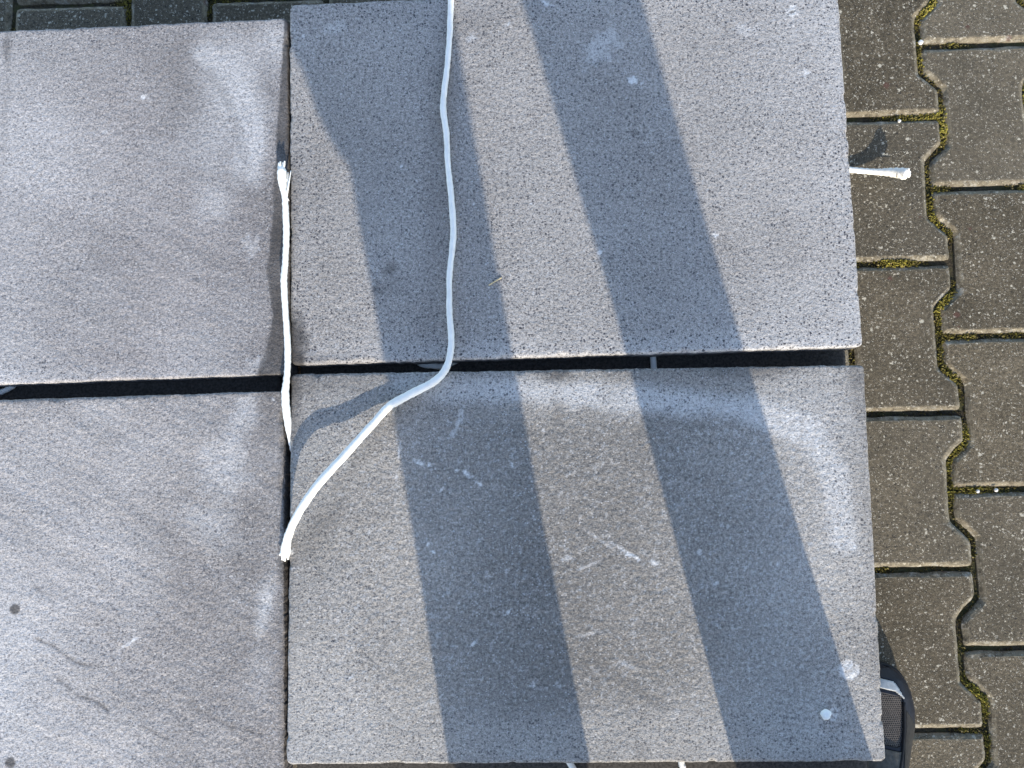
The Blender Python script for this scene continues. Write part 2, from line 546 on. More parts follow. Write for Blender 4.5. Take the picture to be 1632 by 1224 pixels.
def build_slab(name, centre, rot, w, h, ztop, thick, mat, paint, bev=.0030, rc=.005, step=.00155, label=None, seed=0):
    us = lines(w, None, step) - w / 2; vs = lines(h, None, step) - h / 2
    nu, nv = len(us), len(vs)
    U, Vv = np.meshgrid(us, vs)
    # slightly wandering arrises
    hx, hy = w / 2, h / 2
    wob = .0008
    ex = sstep(hx - .02, hx, np.abs(U)); ey = sstep(hy - .02, hy, np.abs(Vv))
    U2 = U + ex * np.sign(U) * wob * (fbm(Vv * 60, U * 2, seed + 3, 3) + .8 * vnoise(Vv * 420, Vv * 0, seed + 4) * .6)
    V2 = Vv + ey * np.sign(Vv) * wob * (fbm(U * 60, Vv * 2, seed + 5, 3) + .8 * vnoise(U * 420, U * 0, seed + 6) * .6)
    # rounded corners in plan
    qx = np.abs(U2) - (hx - rc); qy = np.abs(V2) - (hy - rc)
    cor = (qx > 0) & (qy > 0)
    dd = np.hypot(qx, qy); mx = np.maximum(qx, qy)
    f = np.where(cor & (dd > 1e-9), mx / np.maximum(dd, 1e-9), 1.0)
    U2 = np.where(cor, np.sign(U2) * ((hx - rc) + qx * f), U2)
    V2 = np.where(cor, np.sign(V2) * ((hy - rc) + qy * f), V2)
    qx = np.abs(U2) - (hx - rc); qy = np.abs(V2) - (hy - rc)
    sdf = np.hypot(np.maximum(qx, 0), np.maximum(qy, 0)) + np.minimum(np.maximum(qx, qy), 0) - rc
    e = np.clip(-sdf, 0, None)
    bv = bev * (.85 + .45 * fbm(U2 * 25, V2 * 25, seed + 8, 3) + .35 * vnoise(U2 * 130, V2 * 130, seed + 9) + 1.3 * sstep(.62, .9, vnoise(U2 * 70, V2 * 70, seed + 10)))
    t = np.clip(1 - e / bv, 0, 1)
    Z = -bv * (1 - np.sqrt(np.clip(1 - t * t, 0, 1))) * .85
    c, s = math.cos(rot), math.sin(rot)
    WX = centre[0] + U2 * c - V2 * s; WY = centre[1] + U2 * s + V2 * c
    rel, tone, chalk_haze, stain_shade, speck = paint(WX, WY, U2, V2, e)
    Z = Z + rel * sstep(0, .004, e)
    top = np.stack([U2, V2, Z], -1).reshape(-1, 3)
    i = np.arange(nu * nv).reshape(nv, nu)
    loop = list(i[0, :]) + list(i[1:, -1]) + list(i[-1, -2::-1]) + list(i[-2:0:-1, 0])
    n0 = nu * nv; n = len(loop)
    low = top[loop].copy(); low[:, 2] = -thick + .0015
    bot = top[loop].copy(); bot[:, :2] *= .996; bot[:, 2] = -thick
    V = np.concatenate([top, low, bot])
    ef = []
    for k in range(n):
        j = (k + 1) % n
        ef.append((int(loop[k]), n0 + k, n0 + j, int(loop[j])))
        ef.append((n0 + k, n0 + n + k, n0 + n + j, n0 + j))
    ef.append(tuple(n0 + n + k for k in range(n))[::-1])
    def ext(a, v): return np.concatenate([a.ravel(), np.full(2 * n, v)])
    at = {'tone': ext(tone, .9), 'chalk_haze': ext(np.clip(chalk_haze, 0, 1), 0), 'stain_shade': ext(np.clip(stain_shade, 0, 1), .7), 'speck': ext(speck, .6)}  # dirty slab sides, painted darker to deepen the shade in the joints
    me = grid_mesh(name, V, nu, nv, mat, ef, at)
    o = bpy.data.objects.new(name, me)
    o.location = (centre[0], centre[1], ztop); o.rotation_euler = (0, 0, rot)
    link(o)
    return tag(o, label, 'slab', 'stone slabs of the top layer')

def flecks(X, Y, lst, seed):
    """small white scuffs: (centre, radius x, radius y, angle, strength)"""
    c = np.zeros(X.shape)
    for i, (p, rx, ry, a, k) in enumerate(lst):
        c = np.maximum(c, k * blob(X, Y, p, rx, ry, a, .45, seed + i, .9))
    return c

def paint_br(X, Y, U, V, e):
    cl = fbm(X * 9, Y * 9, 1, 5)
    inner = sstep(.0, .05, e + .012 * fbm(X * 14, Y * 14, 2, 3))
    # split-face relief in the middle, smoother rim
    rel = .00048 * fbm(X * 260, Y * 260, 3, 3) * (.30 + .70 * inner)
    st = fbm((X * .8 + Y * .6) * 130, (X * -.6 + Y * .8) * 26, 6, 3)
    rel += .00036 * st * inner
    rel += .0009 * fbm(X * 7, Y * 7, 9, 2) * inner
    tone = 1.0 + .24 * cl + .05 * fbm(X * 40, Y * 40, 5, 3)
    tone = tone * (1 - .30 * sstep(.035, .065, e + .01 * fbm(X * 20, Y * 20, 22, 2)) * sstep(.30, .02, X) * sstep(-.12, .02, X))
    # paler, chalky band along the back edge and the right-hand side
    band = seg_dist(X, Y, [(-0.1345, 0.0708), (-0.0749, 0.0641), (0.0041, 0.0639), (0.1023, 0.0552), (0.1804, 0.0485), (0.2353, 0.0419), (0.2895, 0.0191), (0.3135, -0.0260), (0.3207, -0.0896)])
    wob = .006 * fbm(X * 30, Y * 30, 12, 3)
    chalk_haze = .62 * (1 - sstep(.003, .022, band + wob)) * (.85 + .35 * fbm(X * 35, Y * 35, 15, 4)) * (.45 + .55 * sstep(-.14, -.02, X))
    rgt = sstep(.18, .31, X) * (1 - .35 * sstep(.30, .345, X))
    chalk_haze += .22 * rgt * (.65 + .6 * fbm(X * 10, Y * 10, 17, 4))
    chalk_haze += .16 * blob(X, Y, (0.2900, 0.0354), .055, .030, -.4, .9, 31)
    chalk_haze += .20 * sstep(-.10, -.24, X) * (.6 + .7 * fbm(X * 11, Y * 11, 18, 4))
    chalk_haze += .22 * sstep(-.20, -.30, Y) * (.6 + .6 * fbm(X * 12, Y * 12, 19, 4))
    # rim: slightly darker arris
    tone = tone * (1 - .10 * sstep(.012, .003, e))
    chalk_haze = np.minimum(chalk_haze, .55)
    fl = [((-0.0998, -0.1034), .0035, .0012, -.5, 1), ((-0.1051, -0.0958), .0022, .0014, 0, 1), ((-0.0573, -0.1947), .005, .0015, .7, 1), ((-0.0221, -0.1639), .003, .0015, .8, .9),
          ((-0.1137, -0.0120), .004, .0018, -.2, 1), ((-0.1045, -0.0139), .002, .002, 0, .9), ((-0.1203, -0.0087), .0018, .0018, 0, .8), ((-0.0645, -0.0230), .005, .002, -.7, .8), ((-0.0521, -0.0340), .003, .0014, -.8, .9), ((-0.0757, -0.0198), .002, .0012, 0, .8),
          ((-0.0182, -0.0145), .003, .0016, -.9, .8), ((-0.0912, -0.0392), .003, .0012, .8, .7), ((-0.0747, 0.0311), .0016, .013, -.25, .55), ((-0.0701, 0.0377), .0014, .010, -.1, .5), ((-0.0799, 0.0193), .002, .006, -.6, .5),
          ((0.0952, -0.1003), .008, .0018, -.55, .62), ((0.1028, -0.1054), .005, .0022, -.5, .85), ((0.1098, -0.1091), .004, .0018, -.5, .8), ((0.1270, -0.1135), .004, .002, -.4, .8), ((0.0907, -0.0978), .012, .0016, -.5, .5), ((0.0715, -0.0902), .02, .0014, -.6, .35), ((0.0392, -0.1094), .006, .003, .2, .5),
          ((0.0552, -0.1188), .016, .0012, .4, .35), ((0.1739, -0.1026), .003, .002, 0, .6), ((0.1891, -0.1341), .003, .0014, .5, .5), ((0.0988, -0.2155), .010, .0024, -.4, .4), ((0.0610, -0.1847), .012, .002, .3, .35), ((0.1473, -0.2632), .005, .005, 0, .45),
          ((-0.0984, -0.2539), .003, .0012, 0, .5), ((-0.1820, -0.2297), .004, .0015, .5, .5), ((0.0034, -0.2347), .0018, .003, 0, .5), ((0.2532, -0.1150), .0018, .0018, 0, .6), ((0.2135, -0.1777), .002, .001, 0, .5), ((0.2918, -0.2815), .004, .0025, .4, .55), ((0.3163, -0.2922), .007, .006, 0, .42), ((0.3135, -0.2825), .005, .003, 0, .4),
          ((-0.2464, -0.1038), .0022, .0018, 0, 1), ((-0.2447, -0.1205), .0026, .0014, 0, .9), ((-0.1362, -0.0003), .001, .010, -.1, .7), ((-0.1385, -0.0263), .002, .004, 0, .6), ((0.3312, -0.0990), .003, .003, 0, .8)]
    chalk_haze = np.maximum(chalk_haze, flecks(X, Y, fl, 50))
    # dried mineral ring near the corner
    p = (0.3215, -0.2191)
    r = np.hypot(X - p[0], Y - p[1]) + .0022 * fbm(X * 120, Y * 120, 70, 3)
    chalk_haze = np.maximum(chalk_haze, .95 * (1 - sstep(.0085, .012, r)) * (.75 + .5 * fbm(X * 260, Y * 260, 71, 2)))
    for p, rr in (((0.3044, -0.2602), .0036), ((0.3030, -0.2644), .0030)):
        r = np.hypot(X - p[0], Y - p[1])
        chalk_haze = np.maximum(chalk_haze, .9 * np.exp(-((r - rr) / .0009) ** 2))
    chalk_haze = np.minimum(chalk_haze, 1) + .30 * sstep(.30, .60, fbm(X * 330, Y * 330, 76, 2)) * sstep(.03, .06, e)
    # dirt: tight against the left joint, dark drips at the back edge, smudges
    stain_shade = .55 * blob(X, Y, (-0.2523, 0.0524), .010, .045, 0, .8, 80, .6) + .35 * blob(X, Y, (-0.2276, 0.0750), .05, .012, 0, .9, 81, .6)
    stain_shade += .7 * blob(X, Y, (0.0292, 0.0797), .012, .008, 0, .7, 82, .6) + .35 * blob(X, Y, (0.0303, 0.0389), .006, .012, 0, .9, 83, .5)
    stain_shade += .45 * blob(X, Y, (0.2365, 0.0845), .055, .008, 0, .8, 84, .5) + .25 * blob(X, Y, (0.3421, 0.0516), .008, .04, .1, .9, 85, .5)
    stain_shade += .28 * blob(X, Y, (0.3464, 0.0777), .02, .012, 0, .9, 89, .5)
    stain_shade += .30 * blob(X, Y, (-0.2207, -0.0845), .05, .012, .95, .9, 86, .5) + .25 * blob(X, Y, (-0.1601, 0.0128), .05, .010, .8, .9, 87, .5)
    stain_shade += .3 * blob(X, Y, (0.1115, -0.3000), .008, .008, 0, .8, 88, .5)
    stain_shade += .55 * blob(X, Y, (0.3003, -0.2523), .0022, .002, 0, .5, 90, .6) + .55 * blob(X, Y, (0.3091, -0.2516), .002, .002, 0, .5, 91, .6)
    stain_shade += .22 * blob(X, Y, (0.1173, -0.2462), .06, .006, -.55, .9, 92, .8)
    stain_shade += .35 * blob(X, Y, (-0.2513, -0.1167), .008, .012, 0, .8, 93, .5)
    speck = 1.0 - .60 * sstep(.03, .07, e + .012 * fbm(X * 22, Y * 22, 24, 3)) * sstep(-.19, -.1, X)
    return rel, tone, chalk_haze, stain_shade, speck

def paint_tr(X, Y, U, V, e):
    cl = fbm(X * 7, Y * 7, 101, 5)
    rel = .00016 * fbm(X * 260, Y * 260, 103, 3) + .0005 * fbm(X * 9, Y * 9, 104, 2)
    tone = 1.02 + .22 * cl + .05 * fbm(X * 45, Y * 45, 105, 3)
    chalk_haze = .30 * sstep(.08, .33, X) * (.7 + .6 * fbm(X * 9, Y * 9, 107, 4)) + .12 * np.clip(.3 + fbm(X * 13, Y * 13, 108, 4), 0, 1)
    chalk_haze += .10 * sstep(.035, .0, e)
    chalk_haze += .10 * sstep(.13, .10, Y)
    fl = [((0.1123, 0.4004), .0042, .0042, 0, 1), ((0.1217, 0.3967), .0018, .0012, 0, .7), ((0.0815, 0.4419), .022, .012, .8, .42), ((0.0787, 0.4313), .012, .010, 0, .35), ((0.0731, 0.4178), .0025, .002, 0, .7),
          ((0.2859, 0.4771), .006, .006, 0, .95), ((0.2991, 0.4067), .0045, .0045, 0, .75), ((0.0745, 0.2102), .0028, .0028, 0, .75), ((0.1975, 0.2292), .003, .0025, 0, .8), ((0.2366, 0.4563), .014, .006, -.3, .45),
          ((-0.2473, 0.4554), .0018, .0018, 0, 1), ((0.0189, 0.4894), .007, .0022, -.6, .8), ((-0.0635, 0.4502), .005, .004, 0, .5), ((-0.0223, 0.4662), .003, .0015, .3, .8), ((0.1469, 0.3669), .004, .002, 0, .4), ((-0.1374, 0.3067), .0013, .0013, 0, 1),
          ((-0.0593, 0.2645), .0013, .0013, 0, 1), ((0.0019, 0.2640), .002, .0012, .3, .8), ((-0.0456, 0.1994), .0013, .0013, 0, 1), ((-0.0715, 0.0522), .0013, .0013, 0, 1), ((-0.2156, 0.4636), .014, .006, .3, .3)]
    chalk_haze = np.maximum(chalk_haze, flecks(X, Y, fl, 120))
    stain_shade = .55 * blob(X, Y, (-0.1481, 0.1945), .007, .006, .4, .8, 130, .5) + .35 * blob(X, Y, (-0.1626, 0.1715), .005, .004, 0, .8, 131, .5) + .2 * blob(X, Y, (-0.1458, 0.1761), .02, .012, 0, .9, 132, .5)
    stain_shade += .45 * blob(X, Y, (0.0745, 0.4192), .004, .003, 0, .7, 133, .5) + .5 * blob(X, Y, (0.1128, 0.3407), .004, .003, 0, .7, 134, .5)
    stain_shade += .9 * blob(X, Y, (0.2858, 0.4757), .003, .0018, .3, .4, 135, .3) + .35 * blob(X, Y, (0.2819, 0.4807), .003, .003, .3, .5, 136, .3)
    stain_shade += .85 * blob(X, Y, (-0.2486, 0.1158), .012, .030, 0, .55, 137, .5) + .35 * blob(X, Y, (-0.2281, 0.0963), .05, .006, 0, .9, 138, .5)
    stain_shade += .26 * blob(X, Y, (-0.2536, 0.2625), .006, .12, 0, .9, 139, .5) + .22 * blob(X, Y, (-0.0967, 0.3099), .012, .20, -.05, .9, 140, .6)  # second blob paints the soft contact shade left of the long rope
    stain_shade += .22 * blob(X, Y, (-0.0430, 0.4830), .05, .025, .5, .9, 141, .5)
    sp = 1.0 + .25 * fbm(X * 12, Y * 12, 150, 3) + .35 * sstep(.05, .01, e)
    return rel, tone, chalk_haze, stain_shade, sp

def streak(X, Y, a, seed, sx=8, sy=60):
    c, s = math.cos(a), math.sin(a)
    return fbm((X * c + Y * s) * sx, (-X * s + Y * c) * sy, seed, 4)

def paint_tl(X, Y, U, V, e):
    cl = fbm(X * 6, Y * 6, 201, 5)
    rel = .00022 * fbm(X * 260, Y * 260, 203, 3) + .00042 * streak(X, Y, -.45, 204, 30, 130) * sstep(.36, .16, Y) + .0006 * fbm(X * 8, Y * 8, 205, 2)
    tone = (1.0 + .26 * cl + .14 * streak(X, Y, -.45, 206, 10, 70) + .10 * streak(X, Y, -.5, 208, 40, 220)) * (1 - .26 * sstep(-.40, -.27, X) * sstep(.40, .15, Y)) * (1 - .10 * sstep(.3, .42, Y))
    chalk_haze = .06 + .22 * np.clip(fbm(X * 9 + 3, Y * 9, 207, 4), -.2, 1) + .26 * sstep(-.42, -.60, X)  # last term paints a whitish sheen towards the left
    chalk_haze += .42 * blob(X, Y, (-0.3236, 0.4039), .028, .05, .5, .9, 210) + .48 * blob(X, Y, (-0.3055, 0.3327), .012, .035, -.3, .9, 211) + .42 * blob(X, Y, (-0.2813, 0.4537), .018, .03, 0, .9, 212)
    arc = seg_dist(X, Y, [(-0.3645, 0.4403), (-0.3393, 0.4184), (-0.3191, 0.3931), (-0.3084, 0.3610), (-0.3026, 0.3292), (-0.2990, 0.2976)]) + .004 * fbm(X * 40, Y * 40, 215, 3)
    chalk_haze += .34 * (1 - sstep(.003, .018, arc))
    chalk_haze += .26 * blob(X, Y, (-0.3508, 0.3473), .03, .04, 0, .9, 213) + .16 * sstep(.10, .075, Y) + .3 * blob(X, Y, (-0.3446, 0.2701), .02, .02, 0, .9, 214)
    chalk_haze = np.minimum(chalk_haze, .55)
    fl = [((-0.4274, 0.3922), .0028, .0028, 0, 1), ((-0.4687, 0.3520), .004, .002, 0, .5), ((-0.5437, 0.3848), .002, .002, 0, .7), ((-0.3585, 0.3700), .0015, .0015, 0, .9), ((-0.3021, 0.2214), .01, .012, 0, .3), ((-0.2915, 0.0925), .012, .010, .6, .4)]
    chalk_haze = np.maximum(chalk_haze, flecks(X, Y, fl, 220))
    arc2 = seg_dist(X, Y, [(-0.3533, 0.4186), (-0.3342, 0.3897), (-0.3222, 0.3612), (-0.3143, 0.3293), (-0.3115, 0.3047)]) + .003 * fbm(X * 40, Y * 40, 216, 3)
    stain_shade = .20 * (1 - sstep(.001, .009, arc2)) + .20 * blob(X, Y, (-0.2876, 0.4035), .008, .05, .1, .9, 230, .6) + .25 * blob(X, Y, (-0.3806, 0.4045), .03, .05, 0, .9, 231, .5)
    # dark strip of uneven width along the joint with the next slab
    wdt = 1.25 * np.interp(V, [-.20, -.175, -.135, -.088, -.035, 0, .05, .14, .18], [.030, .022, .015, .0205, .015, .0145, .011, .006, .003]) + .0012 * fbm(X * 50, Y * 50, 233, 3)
    stain_shade += .90 * (1 - sstep(wdt * .90, wdt * 1.08, .3 - U)) * (.85 + .3 * fbm(X * 30, Y * 30, 236, 3))
    stain_shade += .45 * blob(X, Y, (-0.5848, 0.4517), .004, .016, 0, .8, 234, .4) + .2 * blob(X, Y, (-0.5814, 0.3709), .004, .08, 0, .9, 235, .4)
    sp = .62 + .25 * fbm(X * 12, Y * 12, 250, 3) + .3 * sstep(.05, .01, e)
    return rel, tone, chalk_haze, stain_shade, sp

def paint_bl(X, Y, U, V, e):
    cl = fbm(X * 6, Y * 6, 301, 5)
    s1 = streak(X, Y, -.55, 304, 14, 70)
    rel = .00024 * fbm(X * 250, Y * 250, 303, 3) + .00055 * s1 + .0004 * streak(X, Y, -.5, 308, 30, 150) + .0010 * fbm(X * 7, Y * 7, 305, 3)
    tone = (1.0 + .24 * cl + .18 * streak(X, Y, -.55, 306, 9, 55) + .10 * streak(X, Y, -.5, 309, 40, 220)) * (1 - .12 * sstep(-.38, -.27, X))
    chalk_haze = .08 + .22 * np.clip(fbm(X * 9, Y * 9, 307, 4), -.3, 1) + .32 * sstep(-.36, -.60, X) * sstep(.02, -.22, Y) + .12 * sstep(-.45, -.58, X)  # the step terms paint a whitish sheen into the left side
    chalk_haze += .38 * blob(X, Y, (-0.3033, 0.0393), .012, .035, -.2, .9, 310, .6) + .34 * blob(X, Y, (-0.3246, -0.0199), .02, .03, .4, .9, 311, .6) + .30 * blob(X, Y, (-0.3359, -0.0784), .03, .02, -.6, .9, 312, .6) + .5 * blob(X, Y, (-0.2743, -0.1612), .007, .022, -.15, .8, 313, .6)
    chalk_haze += .16 * blob(X, Y, (-0.2788, -0.2303), .012, .03, 0, .9, 314, .6)
    fl = [((-0.4133, -0.1967), .008, .0016, .55, .8), ((-0.4183, -0.2005), .004, .0014, .6, .7), ((-0.4825, -0.0605), .008, .0012, .0, .5), ((-0.4557, -0.0644), .012, .001, -.35, .4), ((-0.2717, 0.0545), .0014, .0014, 0, 1)]
    chalk_haze = np.maximum(chalk_haze, flecks(X, Y, fl, 320))
    stain_shade = np.zeros(X.shape)
    for p in ((-0.5366, -0.1637), (-0.5323, -0.3177)):
        stain_shade += .88 * blob(X, Y, p, .0056, .0054, 0, .14, 330, .10)
    # cleft lines of the stone
    for k, pts in enumerate(([(-0.5118, -0.1940), (-0.4916, -0.2021), (-0.4794, -0.2115), (-0.4679, -0.2177), (-0.4547, -0.2208), (-0.4449, -0.2201)],
                             [(-0.4867, -0.2348), (-0.4663, -0.2503), (-0.4464, -0.2564), (-0.4330, -0.2656)],
                             [(-0.3492, -0.2526), (-0.3357, -0.2667), (-0.3161, -0.2753), (-0.2933, -0.2831), (-0.2739, -0.2873)],
                             [(-0.3966, -0.2808), (-0.3834, -0.2869), (-0.3703, -0.2930)], [(-0.5181, -0.1400), (-0.5078, -0.1463), (-0.4977, -0.1495)])):
        d = seg_dist(X, Y, pts) + .0008 * fbm(X * 200, Y * 200, 340 + k, 2)
        ln = (1 - sstep(.0002, .0017, d)) * (.6 + .6 * fbm(X * 60, Y * 60, 345 + k, 2))
        rel -= .0004 * ln; stain_shade += .62 * ln + .14 * (1 - sstep(.001, .006, d))
        rel += .0003 * (1 - sstep(.003, .03, d))
    stain_shade += .30 * blob(X, Y, (-0.2735, 0.0459), .012, .03, 0, .9, 350, .5) + .4 * blob(X, Y, (-0.2552, -0.1199), .006, .014, 0, .8, 351, .5)
    stain_shade += .28 * sstep(.008, .002, e) + .12 * blob(X, Y, (-0.2886, -0.1168), .02, .03, .4, .9, 352, .6)
    sp = .66 + .3 * fbm(X * 12, Y * 12, 360, 3)
    return rel, tone, chalk_haze, stain_shade, sp

TH = .030
ZR = .2180
ZTL, ZBL = .2095, .2145
slab_br = build_slab('stone_plate', (.0510, -.1130), .0135, .600, .3972, ZR, TH, M['slab_br'], paint_br, seed=400,
    label='grey stone slab at lower right, beside the sneaker, both leg shadows across its rough middle')
slab_tr = build_slab('stone_plate', (.0420, .3005), .0300, .6000, .4010, ZR, TH, M['slab_tr'], paint_tr, seed=420,
    label='finely speckled grey slab at upper right, long white rope lying straight across it')
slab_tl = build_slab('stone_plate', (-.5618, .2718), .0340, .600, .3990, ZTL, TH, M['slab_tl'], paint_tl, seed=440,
    label='pale grey slab at upper left with a dark strip along its right edge')
slab_bl = build_slab('stone_plate', (-.5552, -.1444), .0300, .600, .3990, ZBL, TH, M['slab_bl'], paint_bl, seed=460,
    label='grey slab at lower left with round dark spots and curved cleft lines')

# second layer, half hidden in the joints: darker, damp
def plain_slab(name, centre, rot, w, h, z0, z1, mat, bev=.004):
    bm = bmesh.new()
    bmesh.ops.create_cube(bm, size=1.0)
    for v in bm.verts:
        v.co = Vector((v.co.x * w, v.co.y * h, v.co.z * (z1 - z0)))
    bmesh.ops.bevel(bm, geom=list(bm.edges), offset=bev, segments=2, profile=.5, affect='EDGES')
    me = bpy.data.meshes.new(name); bm.to_mesh(me); bm.free()
    me.materials.append(mat)
    o = bpy.data.objects.new(name, me)
    o.location = (centre[0], centre[1], (z0 + z1) / 2); o.rotation_euler = (0, 0, rot)
    return link(o)
Z2 = ZR - TH - .007
for c, lab in (((.043, .268), 'dark damp slab of the layer below, glimpsed in the gap under the speckled slab'),
               ((.049, -.140), 'dark damp slab of the layer below, jutting out beneath the lower right slab'),
               ((-.578, .255), 'dark damp slab of the layer below, glimpsed in the gap at the left'),
               ((-.578, -.152), 'dark damp slab of the layer below, hidden under the slab with round spots')):
    o = plain_slab('stone_plate', c, .018, .600, .400, Z2 - TH, Z2, M['damp_stone'])
    tag(o, lab, 'slab', 'dark slabs of the second layer')

# ------------------------------------------------------------------ pallet under the stack
pal = empty('wooden_pallet', (-.255, .066, 0), .018)
tag(pal, 'wooden pallet carrying the stacked stone slabs', 'pallet')
PZ = Z2 - TH - .006
def board(name, cx, cy, w, h, z0, z1):
    o = plain_slab(name, (0, 0), 0, w, h, z0, z1, M['wood'], .002)
    o.location = (cx, cy, (z0 + z1) / 2); o.parent = pal
for k, y in enumerate((-.327, -.165, 0, .165, .327)):
    board('deck_board', 0, y, 1.18, .145 if k % 2 == 0 else .10, PZ - .022, PZ)
for x in (-.517, 0, .517):
    board('stringer_board', x, 0, .145, .796, PZ - .044, PZ - .0225)
    for y in (-.327, 0, .327):
        board('block', x, y, .143, .10 if y == 0 else .14, .0225, PZ - .0445)
for y in (-.327, 0, .327):
    board('bottom_board', 0, y, 1.178, .10, .0015, .022)

# ------------------------------------------------------------------ ropes
def catmull(P, n=10):
    P = [Vector(p) for p in P]
    Q = [P[0] * 2 - P[1]] + P + [P[-1] * 2 - P[-2]]
    out = []
    for i in range(1, len(Q) - 2):
        for k in range(n):
            t = k / n
            a, b, c, d = Q[i - 1], Q[i], Q[i + 1], Q[i + 2]
            out.append(.5 * ((2 * b) + (c - a) * t + (2 * a - 5 * b + 4 * c - d) * t * t + (3 * b - a - 3 * c + d) * t ** 3))
    out.append(P[-1])
    return out

def tube(path, rad, ns=14, braid=.0, seed=0, taper=None):
    V = []; F = []
    n = len(path)
    up = Vector((0, 0, 1)); L = 0
    for i, p in enumerate(path):
        t = (path[min(i + 1, n - 1)] - path[max(i - 1, 0)]).normalized()
        if i: L += (path[i] - path[i - 1]).length
        a = t.cross(up)
        if a.length < .2: a = t.cross(Vector((0, 1, 0)))
        a.normalize(); b = a.cross(t)
        r0 = rad(i / (n - 1)) if callable(rad) else rad
        for k in range(ns):
            th = 2 * math.pi * k / ns
            r = r0 * (1 + braid * (math.sin(3 * th + L * 900) * .6 + math.sin(3 * th - L * 900) * .6))
            V.append(p + (a * math.cos(th) + b * math.sin(th)) * r)
    for i in range(n - 1):
        for k in range(ns):
            F.append((i * ns + k, i * ns + (k + 1) % ns, (i + 1) * ns + (k + 1) % ns, (i + 1) * ns + k))
    F.append(tuple(range(ns))[::-1]); F.append(tuple((n - 1) * ns + k for k in range(ns)))
    return V, F

def P3(xy, z): return Vector((xy[0], xy[1], z))

def rope(name, pts, rad, label, braid=.05, n=12):
    path = catmull(pts, n)
    kr = random.Random(len(pts) * 7 + 1)
    for q in path[2:-2]: q += Vector((kr.uniform(-1, 1), kr.uniform(-1, 1), 0)) * .00022
    V, F = tube(path, rad, 14, braid)
    return tag(mesh_obj(name, V, F, M['cotton']), label, 'rope')

def strands(parent, base, tips, r0=.0011, col='cotton'):
    for k, (tip, bend) in enumerate(tips):
        mid = (base + tip) / 2 + bend
        V, F = tube(catmull([base, mid, tip], 8), lambda t, r0=r0: r0 * (1 - .55 * t), 7)
        mesh_obj('loose_strand', V, F, M[col], parent)

RR = .0033
zt = ZR + RR
def rp(p, z): return P3(p, z)
# long rope over the two right-hand slabs, its end jammed in the joint (lifted in an arch)
long_pts = [rp((-0.0854, 0.5381), zt), rp((-0.0851, 0.4944), zt), rp((-0.0862, 0.4512), zt), rp((-0.0887, 0.4155), zt), rp((-0.0925, 0.3729), zt + .0005), rp((-0.0888, 0.3412), zt), rp((-0.0872, 0.3098), zt), rp((-0.0829, 0.2681), zt),
            rp((-0.0806, 0.2303), zt), rp((-0.0843, 0.1860), zt), rp((-0.0840, 0.1454), zt + .001), rp((-0.0818, 0.1153), zt + .0015), rp((-0.0856, 0.0899), zt + .0035), rp((-0.0981, 0.0734), zt + .004), rp((-0.1244, 0.0595), zt + .003),
            rp((-0.1458, 0.0467), zt + .005), rp((-0.1614, 0.0281), zt + .011), rp((-0.1861, -0.0015), zt + .019), rp((-0.2114, -0.0328), zt + .030), rp((-0.2294, -0.0596), zt + .030),
            rp((-0.2424, -0.0809), zt + .018), rp((-0.2494, -0.0947), zt + .006), rp((-0.2529, -0.1059), zt - .003)]
def rlong(t): return .0032 + .0010 * sstep(.50, .58, t) + .00018 * math.sin(t * 41) + .00012 * math.sin(t * 173) + .0010 * sstep(.94, .985, t)
long_rope = rope('white_rope', long_pts, rlong, 'long white cotton rope running down the speckled slab and bending left to the joint')
end = long_pts[-1]
strands(long_rope, end + Vector((0, .003, 0)), [(end + Vector((-.0035, -.006, -.001)), Vector((-.001, 0, 0))), (end + Vector((.003, -.0055, 0)), Vector((.001, 0, 0))), (end + Vector((0, -.007, .001)), Vector((0, 0, .001))),
        (end + Vector((-.0060, -.0005, .001)), Vector((0, 0, .001))), (end + Vector((-.002, -.0065, -.001)), Vector((0, 0, 0)))], .0022)

# shorter rope lying along the joint
zj = ZR + .0035
short_pts = [rp((-0.2663, 0.3057), zj + .001), rp((-0.2651, 0.2869), zj), rp((-0.2619, 0.2674), zj), rp((-0.2597, 0.2342), zj), rp((-0.2599, 0.2040), zj), rp((-0.2607, 0.1801), zj + .001), rp((-0.2581, 0.1448), zj), rp((-0.2551, 0.1098), zj),
             rp((-0.2548, 0.0837), zj), rp((-0.2566, 0.0604), zj - .001), rp((-0.2545, 0.0339), zj - .004), rp((-0.2519, 0.0096), zj - .012), rp((-0.2501, -0.0101), zj - .022), rp((-0.2498, -0.0231), zj - .034)]
def rshort(t): return .0033 + .0016 * (1 - sstep(.04, .13, t)) - .0020 * (1 - sstep(0, .02, t)) + .0007 * sstep(.6, .7, t) * (1 - sstep(.78, .86, t)) - .0010 * sstep(.84, .95, t) + .00015 * math.sin(t * 37)
short_rope = rope('white_rope', short_pts, rshort, 'short white rope lying along the vertical joint, its upper end frayed')
b0 = short_pts[0] + Vector((0, -.004, 0))
strands(short_rope, b0, [(b0 + Vector((-.0030, .0082, .0005)), Vector((-.0012, 0, 0))), (b0 + Vector((-.0008, .0090, .002)), Vector((-.0004, 0, .001))), (b0 + Vector((.0014, .0086, .000)), Vector((.0004, 0, 0))), (b0 + Vector((.0034, .0100, .001)), Vector((.0010, 0, 0))), (b0 + Vector((-.0040, .0040, 0)), Vector((-.0010, 0, 0)))], .0018)
b1 = rp((-0.2606, 0.2708), zj)
strands(short_rope, b1, [(rp((-0.2552, 0.3000), zj + .004), Vector((.0004, -.003, .002))), (rp((-0.2593, 0.2994), zj + .001), Vector((.0006, -.001, 0)))], .0011)
